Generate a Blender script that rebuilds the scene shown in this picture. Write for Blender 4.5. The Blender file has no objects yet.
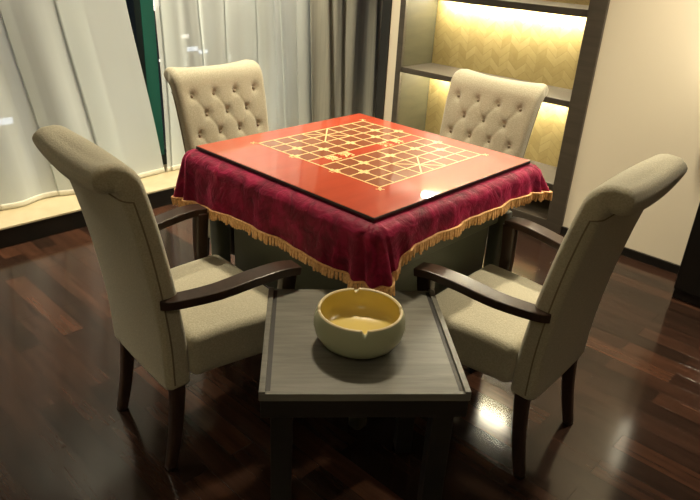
import bpy, bmesh, math, random
from mathutils import Vector, Matrix
PI = math.pi
R = math.radians
random.seed(7)
scene = bpy.context.scene
COL = scene.collection

# ------------------------------------------------------------------ helpers
def link(name, bm, mat, parent=None, smooth=False, recalc=True):
    if recalc:
        bmesh.ops.recalc_face_normals(bm, faces=bm.faces[:])
    me = bpy.data.meshes.new(name)
    bm.to_mesh(me)
    bm.free()
    if smooth:
        for p in me.polygons:
            p.use_smooth = True
    for m in (mat if isinstance(mat, (list, tuple)) else [mat]):
        me.materials.append(m)
    o = bpy.data.objects.new(name, me)
    COL.objects.link(o)
    if parent:
        o.parent = parent
    return o

def bevel(o, w=.003, seg=2):
    md = o.modifiers.new('bevel', 'BEVEL')
    md.width = w
    md.segments = seg
    md.limit_method = 'ANGLE'
    md.angle_limit = R(40)
    for p in o.data.polygons:
        p.use_smooth = True
    md2 = o.modifiers.new('wn', 'WEIGHTED_NORMAL')
    md2.keep_sharp = True
    return o

def thing(name, label, cat, loc=(0, 0, 0), rz=0, group=None):
    o = bpy.data.objects.new(name, None)
    COL.objects.link(o)
    o.location = loc
    o.rotation_euler = (0, 0, rz)
    o.empty_display_size = .05
    return tag(o, label, cat, group)

def tag(o, label, cat, group=None, kind=None):
    o['label'] = label
    o['category'] = cat
    if group:
        o['group'] = group
    if kind:
        o['kind'] = kind
    return o

def struct(name, bm, mat, label, cat, parent=None):
    o = link(name, bm, mat, parent)
    if parent is None:
        tag(o, label, cat, kind='structure')
    return o

def box(bm, x0, x1, y0, y1, z0, z1):
    vs = [bm.verts.new(c) for c in ((x0, y0, z0), (x1, y0, z0), (x1, y1, z0), (x0, y1, z0),
                                    (x0, y0, z1), (x1, y0, z1), (x1, y1, z1), (x0, y1, z1))]
    for f in ((3, 2, 1, 0), (4, 5, 6, 7), (0, 1, 5, 4), (1, 2, 6, 5), (2, 3, 7, 6), (3, 0, 4, 7)):
        bm.faces.new([vs[i] for i in f])
    return vs

def boxbm(*a):
    bm = bmesh.new()
    box(bm, *a)
    return bm

def quad(bm, x0, x1, y0, y1, z):
    bm.faces.new([bm.verts.new(c) for c in ((x0, y0, z), (x1, y0, z), (x1, y1, z), (x0, y1, z))])

def catmull(P, n):
    out = []
    Q = [P[0]] + list(P) + [P[-1]]
    for i in range(1, len(Q) - 2):
        p0, p1, p2, p3 = (Vector(q) for q in Q[i - 1:i + 3])
        for k in range(n):
            t = k / n
            out.append(.5 * ((2 * p1) + (p2 - p0) * t + (2 * p0 - 5 * p1 + 4 * p2 - p3) * t * t + (3 * p1 - p0 - 3 * p2 + p3) * t ** 3))
    out.append(Vector(P[-1]))
    return out

def rings(bm, R_, closed=True, caps=True):
    V = [[bm.verts.new(c) for c in r] for r in R_]
    n = len(V[0])
    for a, b in zip(V, V[1:]):
        for i in range(n if closed else n - 1):
            j = (i + 1) % n
            bm.faces.new((a[i], a[j], b[j], b[i]))
    if caps:
        bm.faces.new(V[0][::-1])
        bm.faces.new(V[-1])
    return V

def rrect(w, h, r, seg=3):
    """rounded rectangle outline, half sizes w, h"""
    pts = []
    for cx, cy, a0 in ((w - r, h - r, 0), (-w + r, h - r, 90), (-w + r, -h + r, 180), (w - r, -h + r, 270)):
        for k in range(seg + 1):
            a = R(a0 + 90 * k / seg)
            pts.append((cx + r * math.cos(a), cy + r * math.sin(a)))
    return pts

def sweep(bm, path, W, H, side=(1, 0, 0), r=.25, seg=3):
    """rounded rectangular section along path; W half width along side, H half thickness"""
    path = [Vector(p) for p in path]
    n = len(path)
    out = []
    for i, p in enumerate(path):
        t = (path[min(i + 1, n - 1)] - path[max(i - 1, 0)]).normalized()
        s = Vector(side)
        s = (s - t * s.dot(t)).normalized()
        u = s.cross(t)
        w = W(i / (n - 1)) if callable(W) else W
        h = H(i / (n - 1)) if callable(H) else H
        out.append([p + s * a + u * b for a, b in rrect(w, h, r * min(w, h) * 2, seg)])
    rings(bm, out)

def tube(bm, path, rad, n=8, closed=False):
    path = [Vector(p) for p in path]
    m = len(path)
    prev = None
    rr = []
    for i, p in enumerate(path):
        if closed:
            t = (path[(i + 1) % m] - path[i - 1]).normalized()
        else:
            t = (path[min(i + 1, m - 1)] - path[max(i - 1, 0)]).normalized()
        if prev is None:
            a = Vector((0, 0, 1)) if abs(t.z) < .9 else Vector((1, 0, 0))
            prev = (a - t * a.dot(t)).normalized()
        else:
            prev = (prev - t * prev.dot(t)).normalized()
        b = t.cross(prev)
        rr.append([p + (prev * math.cos(2 * PI * k / n) + b * math.sin(2 * PI * k / n)) * rad for k in range(n)])
    if closed:
        rr.append(rr[0])
        V = [[bm.verts.new(c) for c in r] for r in rr[:-1]]
        V.append(V[0])
        for a, b in zip(V, V[1:]):
            for i in range(n):
                bm.faces.new((a[i], a[(i + 1) % n], b[(i + 1) % n], b[i]))
    else:
        rings(bm, rr)

def lathe(bm, prof, n=64, c=(0, 0, 0), fn=None):
    V = []
    for k, (r, z) in enumerate(prof):
        if r < 1e-6:
            V.append([bm.verts.new((c[0], c[1], c[2] + z))])
        else:
            row = []
            for i in range(n):
                a = 2 * PI * i / n
                zz = fn(k, a, z) if fn else z
                row.append(bm.verts.new((c[0] + r * math.cos(a), c[1] + r * math.sin(a), c[2] + zz)))
            V.append(row)
    for a, b in zip(V, V[1:]):
        for i in range(n):
            j = (i + 1) % n
            if len(a) == 1:
                bm.faces.new((a[0], b[j], b[i]))
            elif len(b) == 1:
                bm.faces.new((a[i], a[j], b[0]))
            else:
                bm.faces.new((a[i], a[j], b[j], b[i]))

def rbox(bm, x0, x1, y0, y1, z0, z1, r, n=14, fn=None):
    """box with round edges on a dense grid; fn deforms each point"""
    def ticks(a, b, m):
        L = [a + (r * (1 - math.cos(PI / 2 * k / 5))) for k in range(6)]
        H = [b - (r * (1 - math.cos(PI / 2 * k / 5))) for k in range(6)][::-1]
        M = [a + r + (b - a - 2 * r) * k / m for k in range(1, m)]
        return L + M + H
    X, Y, Z = ticks(x0, x1, n), ticks(y0, y1, n), ticks(z0, z1, 4)
    cache = {}
    def vert(x, y, z):
        key = (round(x, 6), round(y, 6), round(z, 6))
        if key not in cache:
            q = Vector((min(max(x, x0 + r), x1 - r), min(max(y, y0 + r), y1 - r), min(max(z, z0 + r), z1 - r)))
            d = Vector((x, y, z)) - q
            p = q + d.normalized() * r if d.length > 1e-9 else q
            if fn:
                p = Vector(fn(p))
            cache[key] = bm.verts.new(p)
        return cache[key]
    def face(*c):
        vs = [vert(*q) for q in c]
        try:
            bm.faces.new(vs)
        except ValueError:
            pass
    for i in range(len(X) - 1):
        for j in range(len(Y) - 1):
            for z in (z0, z1):
                face((X[i], Y[j], z), (X[i + 1], Y[j], z), (X[i + 1], Y[j + 1], z), (X[i], Y[j + 1], z))
        for k in range(len(Z) - 1):
            for y in (y0, y1):
                face((X[i], y, Z[k]), (X[i + 1], y, Z[k]), (X[i + 1], y, Z[k + 1]), (X[i], y, Z[k + 1]))
    for j in range(len(Y) - 1):
        for k in range(len(Z) - 1):
            for x in (x0, x1):
                face((x, Y[j], Z[k]), (x, Y[j + 1], Z[k]), (x, Y[j + 1], Z[k + 1]), (x, Y[j], Z[k + 1]))

def sstep(a, b, x):
    t = min(max((x - a) / (b - a), 0), 1)
    return t * t * (3 - 2 * t)

# ------------------------------------------------------------------ materials
class Mat:
    def __init__(self, name, color=(.5, .5, .5), rough=.5, **kw):
        self.m = bpy.data.materials.new(name)
        self.m.use_nodes = True
        self.nt = self.m.node_tree
        self.N = self.nt.nodes
        self.L = self.nt.links
        self.b = self.N['Principled BSDF']
        self.b.inputs['Base Color'].default_value = (*color, 1)
        self.b.inputs['Roughness'].default_value = rough
        for k, v in kw.items():
            self.b.inputs[k].default_value = v
    def node(self, t, **kw):
        n = self.N.new(t)
        for k, v in kw.items():
            if k.startswith('_'):
                setattr(n, k[1:], v)
            else:
                n.inputs[k].default_value = v
        return n
    def coords(self, scale=(1, 1, 1), rot=(0, 0, 0), out='Object'):
        tc = self.node('ShaderNodeTexCoord')
        mp = self.node('ShaderNodeMapping', Scale=scale, Rotation=rot)
        self.L.new(tc.outputs[out], mp.inputs['Vector'])
        return mp.outputs['Vector']
    def ramp(self, fac, stops):
        r = self.node('ShaderNodeValToRGB')
        e = r.color_ramp.elements
        while len(e) < len(stops):
            e.new(.5)
        for el, (p, c) in zip(e, stops):
            el.position = p
            el.color = (*c, 1)
        self.L.new(fac, r.inputs['Fac'])
        return r.outputs['Color']
    def mix(self, a, b, fac, mode='MIX'):
        n = self.node('ShaderNodeMix', _data_type='RGBA', _blend_type=mode)
        for s, v in ((n.inputs['Factor'], fac), (n.inputs['A'], a), (n.inputs['B'], b)):
            if hasattr(v, 'is_linked'):
                self.L.new(v, s)
            else:
                s.default_value = v if isinstance(v, float) else (*v, 1)
        return n.outputs['Result']
    def color(self, sock):
        self.L.new(sock, self.b.inputs['Base Color'])
    def bump(self, h, strength=.3, dist=.002):
        n = self.node('ShaderNodeBump', Strength=strength, Distance=dist)
        self.L.new(h, n.inputs['Height'])
        self.L.new(n.outputs['Normal'], self.b.inputs['Normal'])
        return n

M = {}

# dark polished plank floor, planks running along y
def floor_mat():
    k = Mat('dark_plank_floor', rough=.12)
    v = k.coords((1, 1, 1), (0, 0, R(90)))
    br = k.node('ShaderNodeTexBrick', Scale=1.0, **{'Mortar Size': .0011, 'Mortar Smooth': .1, 'Bias': 0.0, 'Brick Width': .62, 'Row Height': .088})
    br.offset = .37
    br.inputs['Color1'].default_value = (0, 0, 0, 1)
    br.inputs['Color2'].default_value = (1, 1, 1, 1)
    br.inputs['Mortar'].default_value = (.5, .5, .5, 1)
    k.L.new(v, br.inputs['Vector'])
    tone = k.ramp(br.outputs['Color'], [(0, (.018, .0105, .0075)), (.4, (.025, .013, .009)), (.65, (.033, .0165, .011)), (.87, (.045, .021, .013)), (1, (.066, .029, .017))])
    v2 = k.coords((38, 3, 3))
    nz = k.node('ShaderNodeTexNoise', Scale=1.0, Detail=5.0, Roughness=.6)
    k.L.new(v2, nz.inputs['Vector'])
    g = k.ramp(nz.outputs['Fac'], [(.3, (.55, .55, .55)), (.7, (1.25, 1.2, 1.15))])
    c = k.mix(tone, g, 1.0, 'MULTIPLY')
    c = k.mix(c, (.012, .007, .005), br.outputs['Fac'])
    k.color(c)
    inv = k.node('ShaderNodeMath', _operation='MULTIPLY')
    inv.inputs[1].default_value = -1
    k.L.new(br.outputs['Fac'], inv.inputs[0])
    k.bump(inv.outputs[0], .35, .0015)
    k.b.inputs['Specular IOR Level'].default_value = .42
    return k.m
M['floor'] = floor_mat()

def fabric(name, c1, c2, scale=1.0):
    k = Mat(name, rough=.85)
    k.b.inputs['Sheen Weight'].default_value = .25
    k.b.inputs['Sheen Roughness'].default_value = .5
    v = k.coords((scale, scale, scale))
    w1 = k.node('ShaderNodeTexVoronoi', Scale=210.0)
    k.L.new(v, w1.inputs['Vector'])
    nz = k.node('ShaderNodeTexNoise', Scale=170.0, Detail=3.0)
    k.L.new(v, nz.inputs['Vector'])
    mx = k.mix(w1.outputs['Distance'], nz.outputs['Color'], .5)
    nb = k.node('ShaderNodeTexNoise', Scale=5.0, Detail=2.0)
    k.L.new(v, nb.inputs['Vector'])
    c = k.mix(c1, c2, mx)
    k.color(c)
    k.bump(mx, .6, .002)
    return k.m
M['fabric'] = fabric('beige_woven_upholstery', (.29, .27, .185), (.56, .525, .395))
M['piping'] = Mat('upholstery_seam', (.20, .165, .11), .9).m
M['button'] = Mat('upholstered_button', (.24, .20, .135), .8).m

def wood(name, c1, c2, rough=.3, scale=(3, 40, 40), rot=(0, 0, 0), bump=.1):
    k = Mat(name, rough=rough)
    v = k.coords(scale, rot)
    nz = k.node('ShaderNodeTexNoise', Scale=1.0, Detail=6.0, Roughness=.65, Distortion=.6)
    k.L.new(v, nz.inputs['Vector'])
    k.color(k.ramp(nz.outputs['Fac'], [(.3, c1), (.7, c2)]))
    k.bump(nz.outputs['Fac'], bump, .001)
    return k.m
M['chair_wood'] = wood('dark_walnut_stain', (.026, .015, .010), (.052, .029, .019), .30, (40, 40, 4))
M['side_wood'] = wood('black_oak_sheen_tone', (.105, .102, .082), (.185, .180, .150), .36, (5, 55, 40), bump=.25)  # table top oak, greyed lighter to carry its reflected sheen
M['side_dark'] = wood('black_oak_shade_tone', (.008, .007, .005), (.015, .013, .010), .5, (5, 55, 40))  # apron and leg oak, darkened further for the shade below the top
M['shelf_wood'] = wood('dark_shelf_wood', (.045, .036, .026), (.070, .057, .042), .4, (30, 3, 30))
M['black_paint'] = Mat('black_lacquer', (.008, .007, .006), .3).m

def velvet():
    k = Mat('burgundy_velvet', (.16, .004, .03), .55)
    k.b.inputs['Sheen Weight'].default_value = 1.0
    k.b.inputs['Sheen Roughness'].default_value = .35
    k.b.inputs['Sheen Tint'].default_value = (.9, .10, .26, 1)
    k.b.inputs['Specular IOR Level'].default_value = .2
    v = k.coords((1, 1, 1))
    nz = k.node('ShaderNodeTexNoise', Scale=17.0, Detail=4.0, Roughness=.6, Distortion=.6)
    k.L.new(v, nz.inputs['Vector'])
    k.color(k.ramp(nz.outputs['Fac'], [(.30, (.085, .0015, .015)), (.50, (.185, .004, .030)), (.70, (.34, .010, .062))]))
    k.bump(nz.outputs['Fac'], .8, .012)
    return k.m
M['velvet'] = velvet()

def fringe_mat():
    k = Mat('gold_tassel_thread', rough=.6)
    v = k.coords()
    nz = k.node('ShaderNodeTexNoise', Scale=120.0, Detail=2.0)
    k.L.new(v, nz.inputs['Vector'])
    k.color(k.ramp(nz.outputs['Fac'], [(.3, (.72, .36, .13)), (.7, (1.0, .63, .29))]))
    return k.m
M['fringe'] = fringe_mat()

def lacquer():
    k = Mat('red_lacquer', rough=.35)
    v = k.coords((3, 22, 3))
    nz = k.node('ShaderNodeTexNoise', Scale=1.0, Detail=4.0)
    k.L.new(v, nz.inputs['Vector'])
    k.color(k.ramp(nz.outputs['Fac'], [(.3, (.42, .052, .018)), (.7, (.50, .068, .025))]))
    k.b.inputs['Coat Weight'].default_value = 1.0
    k.b.inputs['Coat Roughness'].default_value = .04
    k.b.inputs['Coat IOR'].default_value = 1.7
    k.b.inputs['Specular IOR Level'].default_value = .25
    return k.m
M['lacquer'] = lacquer()
M['square'] = Mat('brown_red_square', (.27, .080, .034), .35, **{'Coat Weight': 1.0, 'Coat Roughness': .04, 'Coat IOR': 1.7, 'Specular IOR Level': .25}).m
M['gold_paint'] = Mat('gold_line_paint', (.95, .70, .34), .3).m
M['board_edge'] = Mat('black_board_edge', (.012, .006, .005), .35).m
M['table_green'] = Mat('grey_green_table_body', (.105, .115, .085), .45).m
M['felt'] = Mat('green_felt', (.01, .12, .05), .95).m

M['cream_wall'] = None
def wall_mat(name, c, bs=.05):
    k = Mat(name, c, .75)
    v = k.coords()
    nz = k.node('ShaderNodeTexNoise', Scale=90.0, Detail=4.0)
    k.L.new(v, nz.inputs['Vector'])
    k.bump(nz.outputs['Fac'], bs, .002)
    return k.m
M['cream_wall'] = wall_mat('cream_wallpaper', (.74, .67, .53))
M['ceiling'] = wall_mat('white_ceiling', (.72, .69, .62))
M['sill'] = None
def sill_mat():
    k = Mat('cream_marble', rough=.3)
    v = k.coords((3, 3, 3))
    nz = k.node('ShaderNodeTexNoise', Scale=2.0, Detail=5.0, Distortion=1.0)
    k.L.new(v, nz.inputs['Vector'])
    k.color(k.ramp(nz.outputs['Fac'], [(.35, (.44, .37, .23)), (.65, (.52, .45, .30))]))
    return k.m
M['sill'] = sill_mat()

# gold herringbone wallpaper at the back of the shelves (pattern in the y-z plane)
def herringbone():
    k = Mat('gold_herringbone_wallpaper', rough=.45)
    tc = k.node('ShaderNodeTexCoord')
    sp = k.node('ShaderNodeSeparateXYZ')
    k.L.new(tc.outputs['Object'], sp.inputs[0])
    def mth(op, a, b=None):
        n = k.node('ShaderNodeMath', _operation=op)
        for i, q in enumerate((a, b)):
            if q is None:
                continue
            if hasattr(q, 'is_linked'):
                k.L.new(q, n.inputs[i])
            else:
                n.inputs[i].default_value = q
        return n.outputs[0]
    col = mth('MULTIPLY', sp.outputs['Y'], 1 / .13)
    zig = mth('ABSOLUTE', mth('SUBTRACT', mth('FRACT', col), .5))       # 0..0.5 zigzag
    h = mth('ADD', mth('MULTIPLY', sp.outputs['Z'], 1 / .055), mth('MULTIPLY', zig, 2.0))
    fr = mth('FRACT', h)
    band = mth('FLOOR', h)
    cid = mth('FLOOR', mth('MULTIPLY', col, 2.0))
    wn = k.node('ShaderNodeTexWhiteNoise', _noise_dimensions='2D')
    cb = k.node('ShaderNodeCombineXYZ')
    k.L.new(band, cb.inputs[0])
    k.L.new(cid, cb.inputs[1])
    k.L.new(cb.outputs[0], wn.inputs['Vector'])
    nz = k.node('ShaderNodeTexNoise', Scale=40.0, Detail=5.0)
    k.L.new(tc.outputs['Object'], nz.inputs['Vector'])
    f = k.mix(wn.outputs['Color'], nz.outputs['Color'], .5)
    c = k.ramp(f, [(.2, (.38, .28, .10)), (.5, (.46, .35, .14)), (.8, (.53, .42, .19))])
    edge = mth('LESS_THAN', fr, .07)
    c = k.mix(c, (.37, .275, .105), edge)
    k.color(c)
    k.bump(fr, .12, .002)
    return k.m
M['herringbone'] = herringbone()
M['niche_side'] = wood('olive_gold_side_panel', (.045, .039, .018), (.068, .060, .030), .5, (3, 3, 14))

def sheer(name, c, transp, dens_face=0):
    m = bpy.data.materials.new(name)
    m.use_nodes = True
    nt = m.node_tree
    N, L = nt.nodes, nt.links
    N.clear()
    out = N.new('ShaderNodeOutputMaterial')
    d = N.new('ShaderNodeBsdfDiffuse')
    t = N.new('ShaderNodeBsdfTranslucent')
    tr = N.new('ShaderNodeBsdfTransparent')
    d.inputs[0].default_value = t.inputs[0].default_value = (*c, 1)
    a = N.new('ShaderNodeMixShader')
    a.inputs[0].default_value = .22
    L.new(d.outputs[0], a.inputs[1])
    L.new(t.outputs[0], a.inputs[2])
    b = N.new('ShaderNodeMixShader')
    # threads cover more of the view where the cloth turns edge-on
    lw = N.new('ShaderNodeLayerWeight')
    lw.inputs['Blend'].default_value = .35
    mr = N.new('ShaderNodeMapRange')
    mr.inputs['To Min'].default_value = transp
    mr.inputs['To Max'].default_value = transp * .15
    L.new(lw.outputs['Facing'], mr.inputs['Value'])
    L.new(mr.outputs[0], b.inputs[0])
    L.new(a.outputs[0], b.inputs[1])
    L.new(tr.outputs[0], b.inputs[2])
    L.new(b.outputs[0], out.inputs[0])
    return m
M['sheer'] = sheer('white_sheer_voile', (.80, .86, .86), .27)
M['sheer_hem'] = sheer('white_voile_hem', (.86, .84, .72), .05)
M['drape'] = None
def drape_mat():
    k = Mat('grey_olive_drape', rough=.8)
    v = k.coords((60, 60, 1.5))
    nz = k.node('ShaderNodeTexNoise', Scale=1.0, Detail=3.0)
    k.L.new(v, nz.inputs['Vector'])
    k.color(k.ramp(nz.outputs['Fac'], [(.3, (.34, .345, .295)), (.7, (.45, .455, .39))]))
    k.b.inputs['Sheen Weight'].default_value = .3
    return k.m
M['drape'] = drape_mat()
M['green_frame'] = Mat('green_window_metal', (.022, .17, .125), .4).m
M['dark_frame'] = Mat('dark_window_metal', (.010, .022, .022), .4).m
def glass():
    m = bpy.data.materials.new('window_glass')
    m.use_nodes = True
    nt = m.node_tree
    N, L = nt.nodes, nt.links
    N.clear()
    out = N.new('ShaderNodeOutputMaterial')
    g = N.new('ShaderNodeBsdfGlossy')
    g.inputs['Roughness'].default_value = .02
    t = N.new('ShaderNodeBsdfTransparent')
    fr = N.new('ShaderNodeFresnel')
    fr.inputs[0].default_value = 1.45
    mx = N.new('ShaderNodeMixShader')
    L.new(fr.outputs[0], mx.inputs[0])
    L.new(t.outputs[0], mx.inputs[1])
    L.new(g.outputs[0], mx.inputs[2])
    L.new(mx.outputs[0], out.inputs[0])
    return m
M['glass'] = glass()

def emit(name, c, s):
    m = bpy.data.materials.new(name)
    m.use_nodes = True
    N = m.node_tree.nodes
    N.clear()
    e = N.new('ShaderNodeEmission')
    e.inputs[0].default_value = (*c, 1)
    e.inputs[1].default_value = s
    o = N.new('ShaderNodeOutputMaterial')
    m.node_tree.links.new(e.outputs[0], o.inputs[0])
    return m
M['led'] = emit('warm_led_strip', (1.0, .93, .70), 115)
M['lamp'] = emit('downlight_lens', (1.0, .86, .62), 12)
M['added_sconce'] = emit('added_shade_glow', (1.0, .88, .62), 5)  # glow of the added wall lamp, mirrored as floor glare
M['lit_window'] = emit('lit_room_window', (1.0, .93, .80), 1.6)
M['sign_light'] = emit('lit_blue_window', (.75, .85, 1.0), 1.6)
M['tower'] = Mat('night_concrete', (.05, .055, .065), .8).m
M['celadon'] = Mat('celadon_glaze', (.37, .40, .265), .35).m
M['celadon_rim'] = Mat('pale_rim_glaze', (.66, .56, .34), .35).m
M['gold_glaze'] = Mat('gold_ochre_glaze', (.66, .52, .15), .25).m
M['white_trim'] = Mat('white_lamp_trim', (.8, .8, .78), .4).m
M['steel'] = Mat('brushed_steel', (.5, .5, .48), .3, Metallic=1.0).m

# ------------------------------------------------------------------ the room
WX = 2.2            # niche wall plane
X0, Y0, CEIL = -3.0, -3.0, 2.65
bm = boxbm(X0, 3.2, Y0, 2.8, -.06, 0)
struct('floor', bm, M['floor'], 'dark glossy wood plank floor', 'floor')
struct('ceiling', boxbm(X0, 3.2, Y0, 2.8, CEIL, CEIL + .06), M['ceiling'], 'flat pale ceiling above the room', 'ceiling')
bm = bmesh.new()
box(bm, WX, 2.62, Y0, .385, 0, CEIL)
box(bm, WX, 2.62, 1.765, 1.845, 0, CEIL)
box(bm, WX, 2.62, .385, 1.765, 2.24, CEIL)
box(bm, 2.56, 2.62, .385, 1.765, 0, 2.24)
struct('wall_right', bm, M['cream_wall'], 'cream papered wall around the lit shelves', 'wall')
struct('wall_left', boxbm(X0 - .08, X0, Y0, 2.8, 0, CEIL), M['cream_wall'], 'cream wall left of the room outside the picture', 'wall')
struct('wall_front', boxbm(X0, 2.62, Y0 - .08, Y0, 0, CEIL), M['cream_wall'], 'cream wall behind the camera', 'wall')
struct('wall_end', boxbm(3.12, 3.2, 1.9, 2.8, 0, CEIL), M['cream_wall'], 'short end wall of the window bay', 'wall')
struct('trim_1', boxbm(WX - .012, 2.62, 1.845, 1.917, 0, CEIL), M['black_paint'], 'black trim on the wall end between the drape and the shelves', 'trim')
struct('baseboard_right', boxbm(WX - .014, WX, Y0, .385, 0, .048), M['black_paint'], 'low black baseboard under the cream wall', 'baseboard')
# raised window bay: black riser with a cream stone top
struct('trim_2', boxbm(X0, 3.12, 2.222, 2.8, 0, .103), M['black_paint'], 'black riser below the cream window ledge', 'trim')
o = struct('trim_3', boxbm(X0, 3.12, 2.206, 2.8, .103, .115), M['sill'], 'cream stone ledge below the window curtains', 'ledge')
bevel(o, .002, 2)

# window wall: a green metal frame with night behind
def window(name, x0, x1, bars, label):
    fr = bmesh.new()
    box(fr, x0, x1, 2.60, 2.66, .115, .19)
    box(fr, x0, x1, 2.60, 2.66, 2.56, CEIL)
    w = struct(name, fr, M['dark_frame'], label, 'window')
    for a, b, m in bars:
        bb = bmesh.new()
        box(bb, a, b, 2.585, 2.67, .19, 2.56)
        link('mullion', bb, M[m], w)
    link('window_glass', boxbm(x0, x1, 2.632, 2.638, .19, 2.56), M['glass'], w)
    return w
window('window_1', X0, .745, ((-3.0, -2.92, 'green_frame'), (-1.75, -1.68, 'green_frame'), (-.45, -.38, 'green_frame')), 'tall window behind the left sheer curtain, night outside')
window('window_2', .745, 3.12, ((.745, .785, 'dark_frame'), (.787, .872, 'green_frame'), (2.05, 2.12, 'green_frame'), (3.05, 3.12, 'green_frame')), 'tall green framed window behind the second sheer curtain')

# ------------------------------------------------------------------ lit display shelves in the wall
sh = thing('display_shelf', 'tall built-in shelf unit with dark frame, gold herringbone back and warm strip lighting', 'shelf', (WX, 1.05, 0))
ya, yb = .385 - 1.05, 1.765 - 1.05
ni0, ni1 = .485 - 1.05, 1.72 - 1.05
bm = bmesh.new()
box(bm, -.02, .345, ya, ni0, 0, 2.24)
o = link('frame_upright', bm, M['shelf_wood'], sh); bevel(o, .003)
bm = bmesh.new()
box(bm, -.01, .012, ni1, yb, 0, 2.24)
o = link('frame_upright', bm, M['shelf_wood'], sh); bevel(o, .002)
o = link('frame_head', boxbm(-.02, .345, ni0, ni1, 2.16, 2.24), M['shelf_wood'], sh); bevel(o, .003)
o = link('plinth', boxbm(-.015, .345, ni0, ni1, 0, .06), M['shelf_wood'], sh); bevel(o, .003)
link('side_panel', boxbm(.012, .345, ni1, yb, 0, 2.24), M['niche_side'], sh)
link('back_panel', boxbm(.338, .358, ni0, ni1, .06, 2.16), M['herringbone'], sh)
for z0, z1 in ((.245, .28), (.738, .773), (1.216, 1.256), (1.82, 1.86)):
    o = link('shelf', boxbm(.0, .338, ni0, ni1, z0, z1), M['shelf_wood'], sh); bevel(o, .002)
for z in (.738, 1.216, 1.82, 2.16):
    s_ = boxbm(.285, .325, ni0 + .10, ni1 - .07, z - .010, z)
    link('led_strip', s_, M['led'], sh)

# black cabinet on the right
cb = thing('cabinet', 'tall black cabinet against the cream wall at the right edge', 'cabinet', (2.012, -.9, 0))
o = link('body', boxbm(-.117, .168, -.53, .53, 0, 2.05), M['black_paint'], cb); bevel(o, .004)
for a, b in ((-.53, -.003), (.003, .53)):
    d = link('door', boxbm(-.137, -.117, a, b, .06, 2.05), M['black_paint'], cb); bevel(d, .003)
    hy = -.05 if a < 0 and b < .1 else .05
    link('handle', boxbm(-.157, -.137, hy - .006, hy + .006, .95, 1.15), M['steel'], d)

# ------------------------------------------------------------------ curtains
def curtain(name, label, cat, mat, edgeL, edgeR, y0, ztop, zbot, folds, amp, nx=160, nz=60, hem=None, hemh=.035, seed=1, solid=.0, pleats=()):
    """edgeL/edgeR(z) give the x of both edges; folds = (count, phase) list"""
    rnd = random.Random(seed)
    ph = [rnd.random() * 6.28 for _ in range(8)]
    # walk along the cloth: (place across 0..1, offset towards the room); pleats double back on themselves
    walk = [(0.0, 0.0)]
    for c, wd in sorted(pleats):
        last = walk[-1][0]
        m = max(2, int((c + wd - last) * nx))
        for k in range(1, m + 1):
            u = last + (c + wd - last) * k / m
            walk.append((u, -.003 * sstep(c - .3 * wd, c + wd, u)))
        for k in range(1, 9):
            walk.append((c + wd * (1 - k / 8), -.003 - .003 * math.sin(PI / 2 * k / 8)))
        for k in range(1, 9):
            walk.append((c + wd * k / 8, -.006 - .002 * math.sin(PI * k / 8)))
        for k in range(1, 5):
            walk.append((c + wd + .012 * k, -.006 * (1 - k / 4)))
    last = walk[-1][0]
    m = max(2, int((1 - last) * nx))
    for k in range(1, m + 1):
        walk.append((last + (1 - last) * k / m, 0))
    def P(i, v):
        u, yo = walk[i]
        z = zbot + (ztop - zbot) * v
        a, b = edgeL(z), edgeR(z)
        x = a + (b - a) * u + .02 * math.sin(3.1 * v + 11 * u) * min(1, 12 * (1 - u), 12 * u)
        s = u + .018 * math.sin(2 * PI * 2.3 * u + ph[0])
        f = 0
        for (n, w, sharp) in folds:
            q = math.sin(2 * PI * n * s + ph[int(n) % 8] + .35 * math.sin(3 * v + n))
            f += w * (math.copysign(abs(q) ** sharp, q))
        k = .75 + .45 * (1 - v) + .12 * math.sin(5 * v + 9 * u)
        return (x, y0 + amp * f * k + yo, z)
    t = thing(name, label, cat, (0, 0, 0))
    hv = hemh / (ztop - zbot)
    def grid(v0, v1, rows):
        bm = bmesh.new()
        V = [[bm.verts.new(P(i, v0 + (v1 - v0) * j / rows)) for i in range(len(walk))] for j in range(rows + 1)]
        for j in range(rows):
            for i in range(len(walk) - 1):
                bm.faces.new((V[j][i], V[j][i + 1], V[j + 1][i + 1], V[j + 1][i]))
        return bm
    o = link('curtain_panel', grid(hv if hem else 0, 1, nz), mat, t, smooth=True)
    if solid:
        md = o.modifiers.new('s', 'SOLIDIFY'); md.thickness = solid
    if hem:
        h = link('hem', grid(0, hv, 3), hem, t, smooth=True)
        md = h.modifiers.new('s', 'SOLIDIFY'); md.thickness = .004
    return t

def eR1(z):
    return .62 + (1.155 - z) * .135 + .03 * sstep(.5, .115, z) if z < 1.6 else .56
def eR1b(z):
    return .787 - .150 * (z - .115) + .008 * math.sin(4 * z)
curtain('sheer_curtain', 'white sheer curtain behind the left armchair, its edge slanting down beside the green window bar', 'curtain', M['sheer'],
        lambda z: -2.7, eR1b, 2.445, 2.62, .119, ((5, .7, 1), (9, .45, 1), (15, .15, 1)), .020, nx=420, nz=50, hem=M['sheer_hem'], hemh=.03, seed=4,
        pleats=((.05, .03), (.15, .03), (.27, .035), (.38, .03), (.50, .035), (.60, .03), (.705, .022), (.80, .018), (.885, .045)))
curtain('sheer_curtain', 'white sheer curtain hanging behind the far left tufted armchair, next to the grey drape', 'curtain', M['sheer'],
        lambda z: .80 + .01 * math.sin(3 * z), lambda z: 2.03 + .05 * (1 - z), 2.445, 2.62, .119, ((4, .7, 1), (7, .45, 1), (13, .15, 1)), .020, nx=260, nz=50, hem=M['sheer_hem'], hemh=.03, seed=9,
        pleats=((.025, .06), (.24, .03), (.40, .02), (.60, .04), (.76, .03), (.90, .06)))
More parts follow.
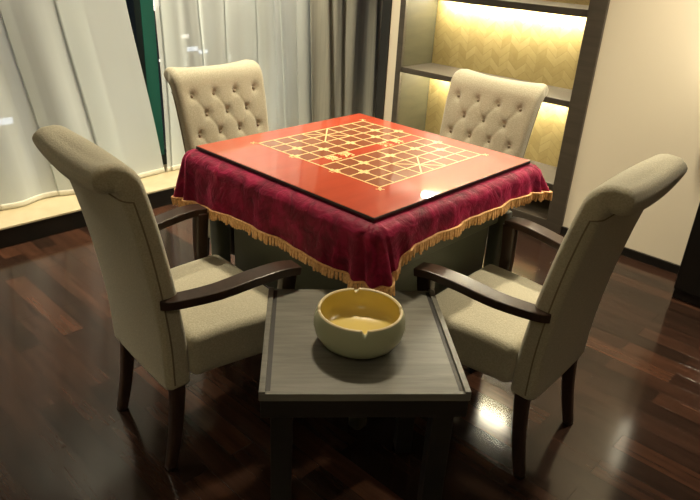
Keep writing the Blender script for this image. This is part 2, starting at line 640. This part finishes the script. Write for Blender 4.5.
curtain('drape_curtain', 'heavy grey olive drape hanging in folds in the far corner', 'drape', M['drape'],
        lambda z: 1.955 + .05 * (1 - z), lambda z: 2.86, 2.355, 2.62, .12, ((5.5, .8, 1), (9, .35, 1)), .026, nx=220, nz=30, seed=3, solid=.004)
tr = link('curtain_track', boxbm(-2.8, 3.0, 2.33, 2.48, 2.615, CEIL), M['white_trim'])
tag(tr, 'white ceiling track that carries the curtains', 'curtain track')

# ------------------------------------------------------------------ night city far below the window
def tower(name, label, x, y, z0, z1, w, wins):
    t = thing(name, label, 'building', (x, y, z0))
    link('tower_wall', boxbm(-w / 2, w / 2, 0, 6, 0, z1 - z0), M['tower'], t)
    for wx, wz, ww, wh, m in wins:
        link('lit_window', boxbm(wx - x - ww / 2, wx - x + ww / 2, -.05, .02, wz - z0 - wh / 2, wz - z0 + wh / 2), M[m], t)
    return t
tower('office_building', 'dark building across the night street with a few lit windows, behind the sheer curtains', 24.5, 40, -40, 1, 17,
      [(23.1, -2.7, .5, .5, 'lit_window'), (22.85, -3.1, .35, .25, 'lit_window'),
       (23.05, -6.5, .16, .16, 'lit_window'), (25.15, -5.0, .6, .25, 'lit_window'), (25.7, -5.9, .9, .3, 'sign_light'), (26.6, -6.15, .8, .25, 'sign_light'),
       (28.9, -6.7, .3, .3, 'lit_window')])
tower('apartment_building', 'lower dark building outside at the far left with a bluish lit sign', 8.5, 40, -40, -6, 9,
      [(12.1, -9.2, 1.3, .4, 'sign_light'), (10.8, -9.1, .5, .5, 'sign_light'), (11.2, -12.0, .4, .3, 'lit_window')])

# ------------------------------------------------------------------ armchairs
FAB, WOOD = M['fabric'], M['chair_wood']
CL = catmull([(-.160, .300), (-.166, .45), (-.184, .60), (-.210, .75), (-.234, .86), (-.251, .925), (-.262, .955), (-.284, .976), (-.312, .978)], 14)
arc = [0]
for a, b in zip(CL, CL[1:]):
    arc.append(arc[-1] + (b - a).length)
TOT = arc[-1]
def at_s(s):
    s = min(max(s, 0), TOT)
    for i in range(len(arc) - 1):
        if s <= arc[i + 1]:
            f = (s - arc[i]) / (arc[i + 1] - arc[i])
            return CL[i].lerp(CL[i + 1], f), (CL[min(i + 2, len(CL) - 1)] - CL[max(i - 1, 0)]).normalized()
    return CL[-1], (CL[-1] - CL[-2]).normalized()
def halfw(s):
    return (.196 + .034 * (s / TOT)) * (1 - .06 * sstep(.94, 1.0, s / TOT))
def thick(s):
    return .080 - .012 * sstep(0, .8, s / TOT) + .004 * sstep(.9, 1.0, s / TOT)
BUT = []
for k in range(5):
    s = TOT - .120 - .080 * k
    n = 4 if k % 2 == 0 else 3
    for i in range(n):
        BUT.append(((i - (n - 1) / 2) * .105 * halfw(s) / .22, s))
PLEAT = []
for i, a in enumerate(BUT):
    for b in BUT[i + 1:]:
        if .05 < abs(b[1] - a[1]) < .1 and abs(a[0] - b[0]) < .08:
            PLEAT.append((Vector(a), Vector(b)))
def tuft(x, s):
    p = Vector((x, s))
    d = 0
    for b in BUT:
        r2 = (p - Vector(b)).length_squared
        if r2 < .006:
            d += .013 * math.exp(-r2 / (2 * .013 ** 2)) + .004 * math.exp(-r2 / (2 * .03 ** 2))
    pl = 0
    for a, b in PLEAT:
        ab = b - a
        t = min(max((p - a).dot(ab) / ab.length_squared, 0), 1)
        q = (p - a - ab * t).length
        if q < .02:
            pl = max(pl, .0032 * math.exp(-q * q / (2 * .005 ** 2)))
    return d + pl
def back_point(x, n, s):
    c, t = at_s(s)
    return Vector((x, c.x + t.y * n, c.y - t.x * n))
def back_mesh():
    bm = bmesh.new()
    prof = []
    capr = .034
    prof += [(.0, .80, .97), (.0, .93, .99)]
    ns = 100
    for i in range(ns + 1):
        prof.append((TOT * i / ns, 1, 1))
    rr = []
    for s, kt, kw in prof:
        rr.append((s, kt, kw, 0))
    for k in range(1, 7):
        a = PI / 2 * k / 6
        rr.append((TOT, max(math.cos(a), .12), 1 - .03 * (1 - math.cos(a)), capr * math.sin(a)))
    out = []
    NF = 84
    for s, kt, kw, ext in rr:
        w, h = halfw(s) * kw, thick(s) / 2 * kt
        rc = min(.022, h * .85)
        c, t = at_s(s)
        pts = []
        for i in range(NF + 1):
            x = (-1 + 2 * i / NF) * (w - rc)
            d = tuft(x, s) if ext == 0 else 0
            pts.append((x, h + .006 * (1 - (x / w) ** 2) - d))
        for k in range(1, 7):
            a = R(90 - 15 * k)
            pts.append((w - rc + rc * math.cos(a), h - rc + rc * math.sin(a)))
        for k in range(1, 7):
            a = R(0 - 15 * k)
            pts.append((w - rc + rc * math.cos(a), -h + rc + rc * math.sin(a)))
        for i in range(1, 16):
            x = (1 - 2 * i / 16) * (w - rc)
            pts.append((x, -h - .004 * (1 - (x / w) ** 2)))
        for k in range(0, 7):
            a = R(270 - 15 * k)
            pts.append((-w + rc + rc * math.cos(a), -h + rc + rc * math.sin(a)))
        for k in range(1, 6):
            a = R(180 - 15 * k)
            pts.append((-w + rc + rc * math.cos(a), h - rc + rc * math.sin(a)))
        e = t * ext
        dip = .022 * sstep(.93, 1.0, s / TOT)
        out.append([Vector((x, c.x + e.x + t.y * n, c.y + e.y - t.x * n - dip * (1 - min(1, (x / w) ** 2)))) for x, n in pts])
    rings(bm, out)
    return bm

def seat_fn(p):
    x, y, z = p
    k = (y + .12) / .36
    x *= .88 + .12 * sstep(0, 1, k)
    if z > .41:
        f = max(0, 1 - (x / .26) ** 2) * max(0, 1 - ((y - .06) / .20) ** 2)
        z += .014 * f
    if z < .34:
        x *= .985
    return (x, y, z)

def make_chair(label):
    t = thing('armchair', label, 'chair', (0, 0, 0), 0, 'armchairs around the game table')
    bk = link('backrest', back_mesh(), FAB, t, smooth=True)
    for x, s in BUT:
        b = bmesh.new()
        bmesh.ops.create_uvsphere(b, u_segments=10, v_segments=6, radius=1)
        c = back_point(x, thick(s) / 2 - .0105, s)
        tt = at_s(s)[1]
        for v in b.verts:
            q = v.co
            v.co = c + Vector((1, 0, 0)) * q.x * .0075 + Vector((0, tt.x, tt.y)) * q.y * .0075 + Vector((0, tt.y, -tt.x)) * q.z * .004
        link('button', b, M['button'], bk, smooth=True)
    # seams: up both sides of the rear panel and across below the roll
    pb = bmesh.new()
    s1 = TOT - .10
    path = []
    for i in range(25):
        s = .012 + (s1 - .012) * i / 24
        path.append(back_point(-halfw(s) + .0005, -thick(s) / 2 + .024, s))
    for i in range(1, 7):
        a = PI / 2 * i / 6
        path.append(back_point(-halfw(s1) + .0005 + .022 * (1 - math.cos(a)), -thick(s1) / 2 - .0005 + .0245 * (1 - math.sin(a)), s1 + .014 * math.sin(a)))
    left = path
    right = [Vector((-p.x, p.y, p.z)) for p in left][::-1]
    w = left[-1].x
    midp = [Vector((w * (1 - 2 * i / 16), left[-1].y - .0038 * (1 - (1 - 2 * i / 16) ** 2), left[-1].z)) for i in range(1, 16)]
    tube(pb, left + midp + right, .0026, 6)
    link('piping', pb, M['piping'], bk, smooth=True)
    sb = bmesh.new()
    rbox(sb, -.246, .246, -.125, .235, .318, .462, .028, 16, seat_fn)
    link('seat', sb, FAB, t, smooth=True)
    for s in (-1, 1):
        # rear leg, raked
        b = bmesh.new()
        P = catmull([(s * .172, -.158, .37), (s * .174, -.162, .27), (s * .177, -.178, .13), (s * .180, -.205, .0)], 6)
        sweep(b, P, lambda u: .022 - .006 * u, lambda u: .024 - .008 * u)
        link('leg', b, WOOD, t, smooth=True)
    for s in (-1, 1):
        b = bmesh.new()
        P = [(s * .232, .198, .36), (s * .233, .200, .2), (s * .235, .203, 0)]
        sweep(b, P, lambda u: .024 - .007 * u, lambda u: .024 - .007 * u)
        link('leg', b, WOOD, t, smooth=True)
        # arm and its post
        b = bmesh.new()
        P = catmull([(s * .195, -.195, .600), (s * .214, -.165, .601), (s * .247, -.06, .611), (s * .262, .05, .625), (s * .272, .14, .631), (s * .277, .197, .624)], 8)
        sweep(b, P, lambda u: .025 + .006 * sstep(.1, .6, u), lambda u: .0145 - .001 * u, r=.14, seg=2)
        ar = link('arm', b, WOOD, t); bevel(ar, .0015, 2)
        b = bmesh.new()
        P = catmull([(s * .262, .182, .622), (s * .260, .176, .56), (s * .258, .172, .47), (s * .255, .178, .36)], 6)
        sweep(b, P, lambda u: .019 - .003 * u, lambda u: .026 - .004 * u)
        link('arm_post', b, WOOD, t, smooth=True)
    return t

def copy_tree(o, parent=None):
    c = o.copy()
    COL.objects.link(c)
    if parent:
        c.parent = parent
        c.matrix_parent_inverse = o.matrix_parent_inverse.copy()
    for ch in list(o.children):
        copy_tree(ch, c)
    return c

proto = make_chair('')
SPOTS = [
    ((-.302, .476, 0), R(-90 - 5), 'beige armchair left of the game table, plain back toward the camera, before the curtains'),
    ((.432, -.255, 0), R(2), 'beige armchair right of the side table, grey-shaded plain back leaning toward the cream wall'),
    ((.372, .990, 0), R(180), 'beige armchair with buttoned back facing the camera, standing before the second sheer curtain'),
    ((.998, .420, 0), R(90), 'beige armchair with buttoned back standing in front of the lit gold shelves'),
]
src = list(proto.children)
for i, (loc, rz, lab) in enumerate(SPOTS):
    o = proto if i == 0 else copy_tree(proto)
    o.location = loc
    o.rotation_euler = (0, 0, rz)
    o['label'] = lab

# ------------------------------------------------------------------ game table, cloth, board
TC = (.44, .44)
tb = thing('game_table', 'grey-green square game table hidden under the burgundy velvet cloth', 'table', (TC[0], TC[1], 0))
bm = bmesh.new()
box(bm, -.463, .463, -.463, .463, .655, .782)
o = link('tabletop', bm, M['table_green'], tb); bevel(o, .02, 3)
o = link('table_case', boxbm(-.44, .27, -.44, .27, .600, .655), M['table_green'], tb); bevel(o, .008)
o = link('machine_box', boxbm(-.41, .27, -.41, .27, .36, .600), M['table_green'], tb); bevel(o, .012)
for sx in (-1, 1):
    for sy in (-1, 1):
        b = bmesh.new()
        sweep(b, [(sx * .385, sy * .385, .60), (sx * .385, sy * .385, .3), (sx * .385, sy * .385, 0)], lambda u: .034 - .008 * u, lambda u: .034 - .008 * u)
        link('leg', b, M['table_green'], tb, smooth=True)
o = link('felt_drawer', boxbm(-.452, -.44, .0, .22, .606, .645), M['felt'], tb); bevel(o, .003)

# perimeter of the cloth: centre-relative points with outward normals; corner order N(-,-), R(+,-), F(+,+), L(-,+)
HB = .425
peri = []       # (base point, normal, section, t)
NS, NC = 90, 26
corn = [(-1, -1), (1, -1), (1, 1), (-1, 1)]
for k in range(4):
    cx, cy = corn[k]
    a0 = 180 + 90 * k
    for i in range(NC):
        a = R(a0 + 90 * i / NC)
        peri.append(((cx * HB, cy * HB), (math.cos(a), math.sin(a)), 'c', k, i / NC))
    nx_, ny_ = corn[(k + 1) % 4]
    a = R(a0 + 90)
    for i in range(NS):
        u = i / NS
        peri.append(((cx * HB + (nx_ - cx) * HB * u, cy * HB + (ny_ - cy) * HB * u), (math.cos(a), math.sin(a)), 's', k, u))
# side k runs from corner k to k+1: 0 = right side (y-), 1 = far right (x+), 2 = far left (y+), 3 = left (x-)
HEM0 = {0: (.672, .682), 1: (.684, .684), 2: (.684, .676), 3: (.582, .592)}
CORNER_Z = {0: .592, 1: .664, 2: .684, 3: .585}
def hem_z(sec, k, t):
    if sec == 's':
        a, b = HEM0[k]
        z = a + (b - a) * t
        if k == 3:
            z += .022 * math.sin(PI * t)
        if k == 0:
            z += .008 * math.sin(PI * t)
        # ease towards the corner values
        za = CORNER_Z[k]; zb = CORNER_Z[(k + 1) % 4]
        e = .10
        if t < e:
            z += ((za + a) / 2 - a) * (1 - sstep(0, e, t))
        if t > 1 - e:
            z += ((zb + b) / 2 - b) * sstep(1 - e, 1, t)
        return z
    zin = (HEM0[(k - 1) % 4][1] + CORNER_Z[k]) / 2
    zout = (HEM0[k][0] + CORNER_Z[k]) / 2
    if t < .5:
        return zin + (CORNER_Z[k] - zin) * sstep(0, .5, t)
    return CORNER_Z[k] + (zout - CORNER_Z[k]) * sstep(.5, 1, t)
FR_H = .031
def cloth_pt(j, o, z, f):
    """j = perimeter index, o = offset outwards, z = height, f = 0 at the shoulder .. 1 at the hem"""
    (bx, by), (nx, ny), sec, k, t = peri[j]
    L = j / len(peri)
    w = 0
    if sec == 's':
        ph = t * 2 * .85
        edge = min(t, 1 - t)
        w = f * (.005 * math.sin(ph * 13 + k) + .003 * math.sin(ph * 23 + 2 * k) + .001 * math.sin(ph * 51 + k)) * (.5 + .5 * sstep(0, .1, edge))
        cor = 1 - sstep(0, .16, edge)
        w += f * .012 * cor * math.cos(edge * 60)
    else:
        w = f * (.030 * math.sin(PI * t) + .013 * math.cos(2 * PI * t * 3))
    sh_ = 0
    if sec == 'c' and k == 0:
        sh_ = .030 * f * math.sin(PI * min(1, t * .8 + .1))
    elif sec == 's' and k == 0:
        sh_ = .030 * f * math.sin(PI * .9) * (1 - sstep(0, .12, t))
    elif sec == 's' and k == 3:
        sh_ = .030 * f * math.sin(PI * .1) * sstep(.88, 1, t)
    return Vector((bx + nx * (o + w) + sh_, by + ny * (o + w) - .5 * sh_, z))
prof = [(-.10, .7945, 0), (0.0, .795, 0), (.030, .793, .02), (.048, .787, .05), (.060, .776, .10), (.066, .760, .16)]
cloth_rings = []
n = len(peri)
for o_, z_, f_ in prof:
    cloth_rings.append([cloth_pt(j, o_, z_ + (0 if f_ < .05 else .0015 * math.sin(j * .9)), f_) for j in range(n)])
NV = 12
for v in range(1, NV + 1):
    u = v / NV
    row = []
    for j in range(n):
        _, _, sec, k, t = peri[j]
        hz = hem_z(sec, k, t) + FR_H * .8
        z = .760 + (hz - .760) * u
        row.append(cloth_pt(j, .066 + .010 * u, z, .16 + .84 * u))
    cloth_rings.append(row)
cl = thing('tablecloth', 'burgundy crushed velvet cloth with gold fringe draped over the game table', 'tablecloth', (TC[0], TC[1], 0))
bm = bmesh.new()
V = rings(bm, cloth_rings, caps=False)
bm.faces.new(V[0])
o = link('velvet_cloth', bm, M['velvet'], cl, smooth=True)
md = o.modifiers.new('s', 'SOLIDIFY'); md.thickness = .002; md.offset = -1
# fringe: a woven head band and hanging twisted threads along the hem
bm = bmesh.new()
pts = [cloth_pt(j, .0775, hem_z(*peri[j][2:]) + FR_H, 1) for j in range(n)]
tube(bm, pts, .0042, 6, closed=True)
rnd = random.Random(5)
acc = 0
for j in range(n):
    a, b = pts[j], pts[(j + 1) % n]
    d = (b - a).length
    if d < 1e-6:
        continue
    t = (b - a).normalized()
    nn = Vector((t.y, -t.x, 0)).normalized()
    while acc < d:
        c = a + t * acc
        ln = FR_H * rnd.uniform(.84, 1.14)
        w = rnd.uniform(.0034, .0046)
        out_ = rnd.uniform(-.002, .0055)
        top = [c + t * w + nn * .003, c - t * w + nn * .003, c - t * w - nn * .003, c + t * w - nn * .003]
        sw = t * rnd.uniform(-.002, .002) + nn * out_
        mid = [p + (p - c) * .15 - Vector((0, 0, ln * .55)) + sw * .5 for p in top]
        bot = [c + (p - c) * .8 - Vector((0, 0, ln)) + sw for p in top]
        rings(bm, [top, mid, bot])
        acc += .0120
    acc -= d
fo = link('fringe', bm, M['fringe'], cl)
fo['kind'] = 'stuff'
fo['label'] = 'gold thread fringe'

BZ = .8096
bd = thing('chess_board', 'large square red lacquered chess board with gold grid lying on the velvet cloth', 'game board', (TC[0], TC[1], .7965))
o = link('board_panel', boxbm(-.44, .44, -.44, .44, 0, .0118), M['board_edge'], bd); bevel(o, .002, 2)
o = link('lacquered_face', boxbm(-.4375, .4375, -.4375, .4375, .0110, .0131), M['lacquer'], bd); bevel(o, .001, 2)
zt = .0131
gx0, gx1, gy0, gy1 = .205 - .44, .785 - .44, .160 - .44, .770 - .44
dx, dy = (gx1 - gx0) / 8, (gy1 - gy0) / 9
lw = .0025
bm = bmesh.new()
hb = .0007
for q in (0, 5):
    quad(bm, gx0, gx1, gy0 + q * dy, gy0 + (q + 4) * dy, zt + .0002)
link('board_squares', bm, M['square'], bd)
bm = bmesh.new()
for r in range(10):
    y = gy0 + r * dy
    box(bm, gx0 - lw, gx1 + lw, y - lw, y + lw, zt, zt + hb)
for c in range(9):
    x = gx0 + c * dx
    segs = ((gy0, gy1),) if c in (0, 8) else ((gy0, gy0 + 4 * dy), (gy0 + 5 * dy, gy1))
    for a, b in segs:
        box(bm, x - lw, x + lw, a, b, zt, zt + hb)
link('grid_lines', bm, M['gold_paint'], bd)
def bar(bm, a, b, w=lw):
    a = Vector(a); b = Vector(b)
    d = (b - a).normalized()
    s = Vector((-d.y, d.x)) * w
    lo = [bm.verts.new((p.x, p.y, zt)) for p in (a + s, a - s, b - s, b + s)]
    hi = [bm.verts.new((p.x, p.y, zt + hb)) for p in (a + s, a - s, b - s, b + s)]
    bm.faces.new(hi)
    for i in range(4):
        bm.faces.new((lo[i], lo[(i + 1) % 4], hi[(i + 1) % 4], hi[i]))
for r0 in (0, 7):
    bm = bmesh.new()
    xa, xb = gx0 + 3 * dx, gx0 + 5 * dx
    ya_, yb_ = gy0 + r0 * dy, gy0 + (r0 + 2) * dy
    bar(bm, (xa, ya_), (xb, yb_))
    bar(bm, (xa, yb_), (xb, ya_))
    link('palace_cross', bm, M['gold_paint'], bd)
def star(cx, cy, sx, sy):
    bm = bmesh.new()
    for ax in sx:
        for ay in sy:
            g, l = .0055, .016
            bar(bm, (cx + ax * g, cy + ay * g), (cx + ax * (g + l), cy + ay * g), .0022)
            bar(bm, (cx + ax * g, cy + ay * g), (cx + ax * g, cy + ay * (g + l)), .0022)
    link('point_mark', bm, M['gold_paint'], bd)
for c, r in [(1, 2), (7, 2), (1, 7), (7, 7)] + [(c, r) for r in (3, 6) for c in (0, 2, 4, 6, 8)]:
    sx = (1, -1)
    star(gx0 + c * dx, gy0 + r * dy, sx, (1, -1))
for ax, ay in corn:
    bm = bmesh.new()
    cx, cy = (gx0 if ax < 0 else gx1), (gy0 if ay < 0 else gy1)
    bar(bm, (cx, cy), (cx + ax * .022, cy + ay * .022), .003)
    bar(bm, (cx + ax * .012, cy + ay * .004), (cx + ax * .004, cy + ay * .012), .003)
    bar(bm, (cx + ax * .024, cy + ay * .004), (cx + ax * .004, cy + ay * .024), .0022)
    link('corner_mark', bm, M['gold_paint'], bd)
for txt, x in (('楚', .300), ('河', .372), ('漢', .590), ('界', .662)):
    cu = bpy.data.curves.new('river_character', 'FONT')
    cu.body = txt
    cu.size = .052
    cu.extrude = .0004
    cu.offset = .0009
    cu.align_x = 'CENTER'
    cu.align_y = 'CENTER'
    tmp = bpy.data.objects.new('tmp', cu)
    COL.objects.link(tmp)
    bpy.context.view_layer.update()
    me = bpy.data.meshes.new_from_object(tmp.evaluated_get(bpy.context.evaluated_depsgraph_get()))
    bpy.data.objects.remove(tmp)
    me.materials.clear()
    me.materials.append(M['gold_paint'])
    ch = bpy.data.objects.new('river_character', me)
    COL.objects.link(ch)
    ch.parent = bd
    ch.location = (x - .44, gy0 + 4.5 * dy, zt + .0006)

# ------------------------------------------------------------------ side table and ashtray
st = thing('side_table', 'small square dark wood side table with two raised side lips, between the near armchairs', 'side table', (-.198, -.142, 0), R(-42.4))
SH, SZ = .247, .572
o = link('tabletop', boxbm(-SH, SH, -SH, SH, SZ - .020, SZ), M['side_wood'], st); bevel(o, .0015)
for s in (-1, 1):
    o = link('raised_lip', boxbm(s * SH - .0075 - s * .0075, s * SH + .0075 - s * .0075, -SH, SH, SZ, SZ + .006), M['side_wood'], st); bevel(o, .0015)
    o = link('groove', boxbm(s * (SH - .0205) - .0055, s * (SH - .0205) + .0055, -SH + .012, SH - .012, SZ + .0002, SZ + .0008), M['side_dark'], st)
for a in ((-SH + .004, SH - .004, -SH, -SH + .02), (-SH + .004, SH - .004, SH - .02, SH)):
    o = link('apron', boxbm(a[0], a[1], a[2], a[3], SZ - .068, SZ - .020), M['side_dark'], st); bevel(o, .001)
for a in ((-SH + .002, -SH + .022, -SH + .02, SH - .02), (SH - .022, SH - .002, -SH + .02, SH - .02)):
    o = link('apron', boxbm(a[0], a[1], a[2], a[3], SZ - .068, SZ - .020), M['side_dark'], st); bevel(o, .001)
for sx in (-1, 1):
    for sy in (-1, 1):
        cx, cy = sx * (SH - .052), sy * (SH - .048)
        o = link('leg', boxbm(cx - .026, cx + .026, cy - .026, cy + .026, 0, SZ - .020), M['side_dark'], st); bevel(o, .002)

BC = (-.226, -.168)
NT = R(229)
prof_o = [(0, 0), (.066, 0), (.072, .003), (.097, .018), (.112, .040), (.1175, .063), (.1155, .083), (.111, .098), (.1085, .1025)]
prof_r = [(.1085, .1025), (.107, .1048), (.1045, .1055), (.102, .1045), (.1005, .1015)]
prof_i = [(.1005, .1015), (.1030, .088), (.1040, .074), (.101, .058), (.092, .045), (.074, .037), (.045, .034), (0, .033)]
def notch(base):
    def fn(k, a, z):
        d = min(abs((a - NT - q * PI / 2 + PI) % (2 * PI) - PI) for q in range(4))
        if z > .097 and d < .062:
            return z - .010 * (1 - sstep(.03, .062, d)) * sstep(.097, .1015, z)
        return z
    return fn
at = thing('ashtray', 'round celadon green ashtray bowl with gold inside and notched rim, on the side table', 'ashtray', (BC[0], BC[1], SZ + .0006))
for nm, pr, m in (('bowl', prof_o, 'celadon'), ('rim', prof_r, 'celadon_rim'), ('inner_glaze', prof_i, 'gold_glaze')):
    bm = bmesh.new()
    lathe(bm, pr, 240, fn=notch(0))
    bmesh.ops.recalc_face_normals(bm, faces=bm.faces[:])
    o = link(nm, bm, M[m], at, smooth=True, recalc=False)

# ------------------------------------------------------------------ lamps
def downlight(x, y, power, size, blend, col, rad=.05, label=''):
    t = thing('ceiling_downlight', label, 'ceiling light', (x, y, CEIL))
    bm = bmesh.new()
    lathe(bm, [(.046, -.001), (.062, -.001), (.062, -.006), (.058, -.009), (.048, -.009), (.046, -.001)], 40)
    link('trim_ring', bm, M['white_trim'], t, smooth=True)
    bm = bmesh.new()
    lathe(bm, [(0, -.004), (.046, -.004)], 40)
    link('lens', bm, M['lamp'], t)
    ld = bpy.data.lights.new('downlight_beam', 'SPOT')
    ld.energy = power
    ld.spot_size = R(size)
    ld.spot_blend = blend
    ld.color = col
    ld.shadow_soft_size = rad
    lo = bpy.data.objects.new('downlight_beam', ld)
    COL.objects.link(lo)
    lo.parent = t
    lo.location = (0, 0, -.02)
    return t
WARM = (1.0, .86, .62)
downlight(.50, .62, 182, 112, .9, WARM, .11, 'recessed ceiling downlight right above the game table')
downlight(-1.35, 2.05, 130, 95, .8, WARM, .06, 'added unseen ceiling downlight brightening the far left of the curtains')  # lamp added to brighten the left curtains, none is seen
downlight(.05, 2.05, 150, 95, .8, WARM, .06, 'added unseen ceiling downlight brightening the curtains beside the green window bar')  # another curtain wash put in for brightness, its source unseen
downlight(1.35, 2.05, 230, 95, .8, WARM, .06, 'added unseen ceiling downlight brightening the far corner before the drape')  # added to lift the right sheer and the drape, not a seen lamp
downlight(1.72, -.35, 275, 100, .9, WARM, .06, 'added unseen ceiling downlight brightening the cream wall on the right')  # unseen lamp added so the right wall comes out brighter
downlight(-1.75, -1.35, 50, 120, .9, WARM, .08, 'added unseen fill downlight near the camera, brightening the chair backs')  # added fill that lifts the near chair backs
sc_ = thing('added_wall_sconce', 'added unseen glowing lamp on the cream wall beside the black cabinet, for the floor glare', 'wall lamp', (WX, -.30, 1.0))  # made-up wall lamp whose reflection makes the glare on the floor
o = link('wall_plate', boxbm(-.014, 0, -.06, .06, -.02, .40), M['shelf_wood'], sc_); bevel(o, .003)  # plate put behind the added lamp to keep its glow off the wall
bm = bmesh.new()
tube(bm, [(-.014, 0, .18), (-.055, 0, .18)], .007, 10)
link('bracket', bm, M['steel'], sc_, smooth=True)
bm = bmesh.new()
lathe(bm, [(0, 0), (.042, 0), (.050, .01), (.050, .31), (.042, .32), (0, .32)], 32, (-.07, 0, 0))
link('lamp_shade', bm, M['added_sconce'], sc_, smooth=True)

# ------------------------------------------------------------------ world: night sky
w = bpy.data.worlds.new('night')
scene.world = w
w.use_nodes = True
bgn = w.node_tree.nodes['Background']
bgn.inputs[0].default_value = (.10, .13, .20, 1)
bgn.inputs[1].default_value = .35

# ------------------------------------------------------------------ camera
RM = ((0.69143941, -0.72059243, 0.05155674), (0.27820394, 0.33145051, 0.90152267), (0.66671892, 0.60900501, -0.4296496))
cam = bpy.data.cameras.new('camera')
cam.sensor_width = 36
cam.lens = 643.13 / 700 * 36
cam.clip_start = .02
cam.clip_end = 300
co = bpy.data.objects.new('camera', cam)
COL.objects.link(co)
m = Matrix.Identity(4)
for i in range(3):
    m[i][0], m[i][1], m[i][2] = RM[0][i], RM[1][i], -RM[2][i]
m[0][3], m[1][3], m[2][3] = -1.287, -1.090, 1.507
co.matrix_world = m
scene.camera = co

scene.view_settings.view_transform = 'Standard'
scene.view_settings.look = 'None'
scene.view_settings.gamma = 1
scene.view_settings.use_curve_mapping = False
scene.view_settings.exposure = 0.35
scene.cycles.use_denoising = True
scene.cycles.max_bounces = 8
scene.cycles.transparent_max_bounces = 16
scene.cycles.sample_clamp_indirect = 4
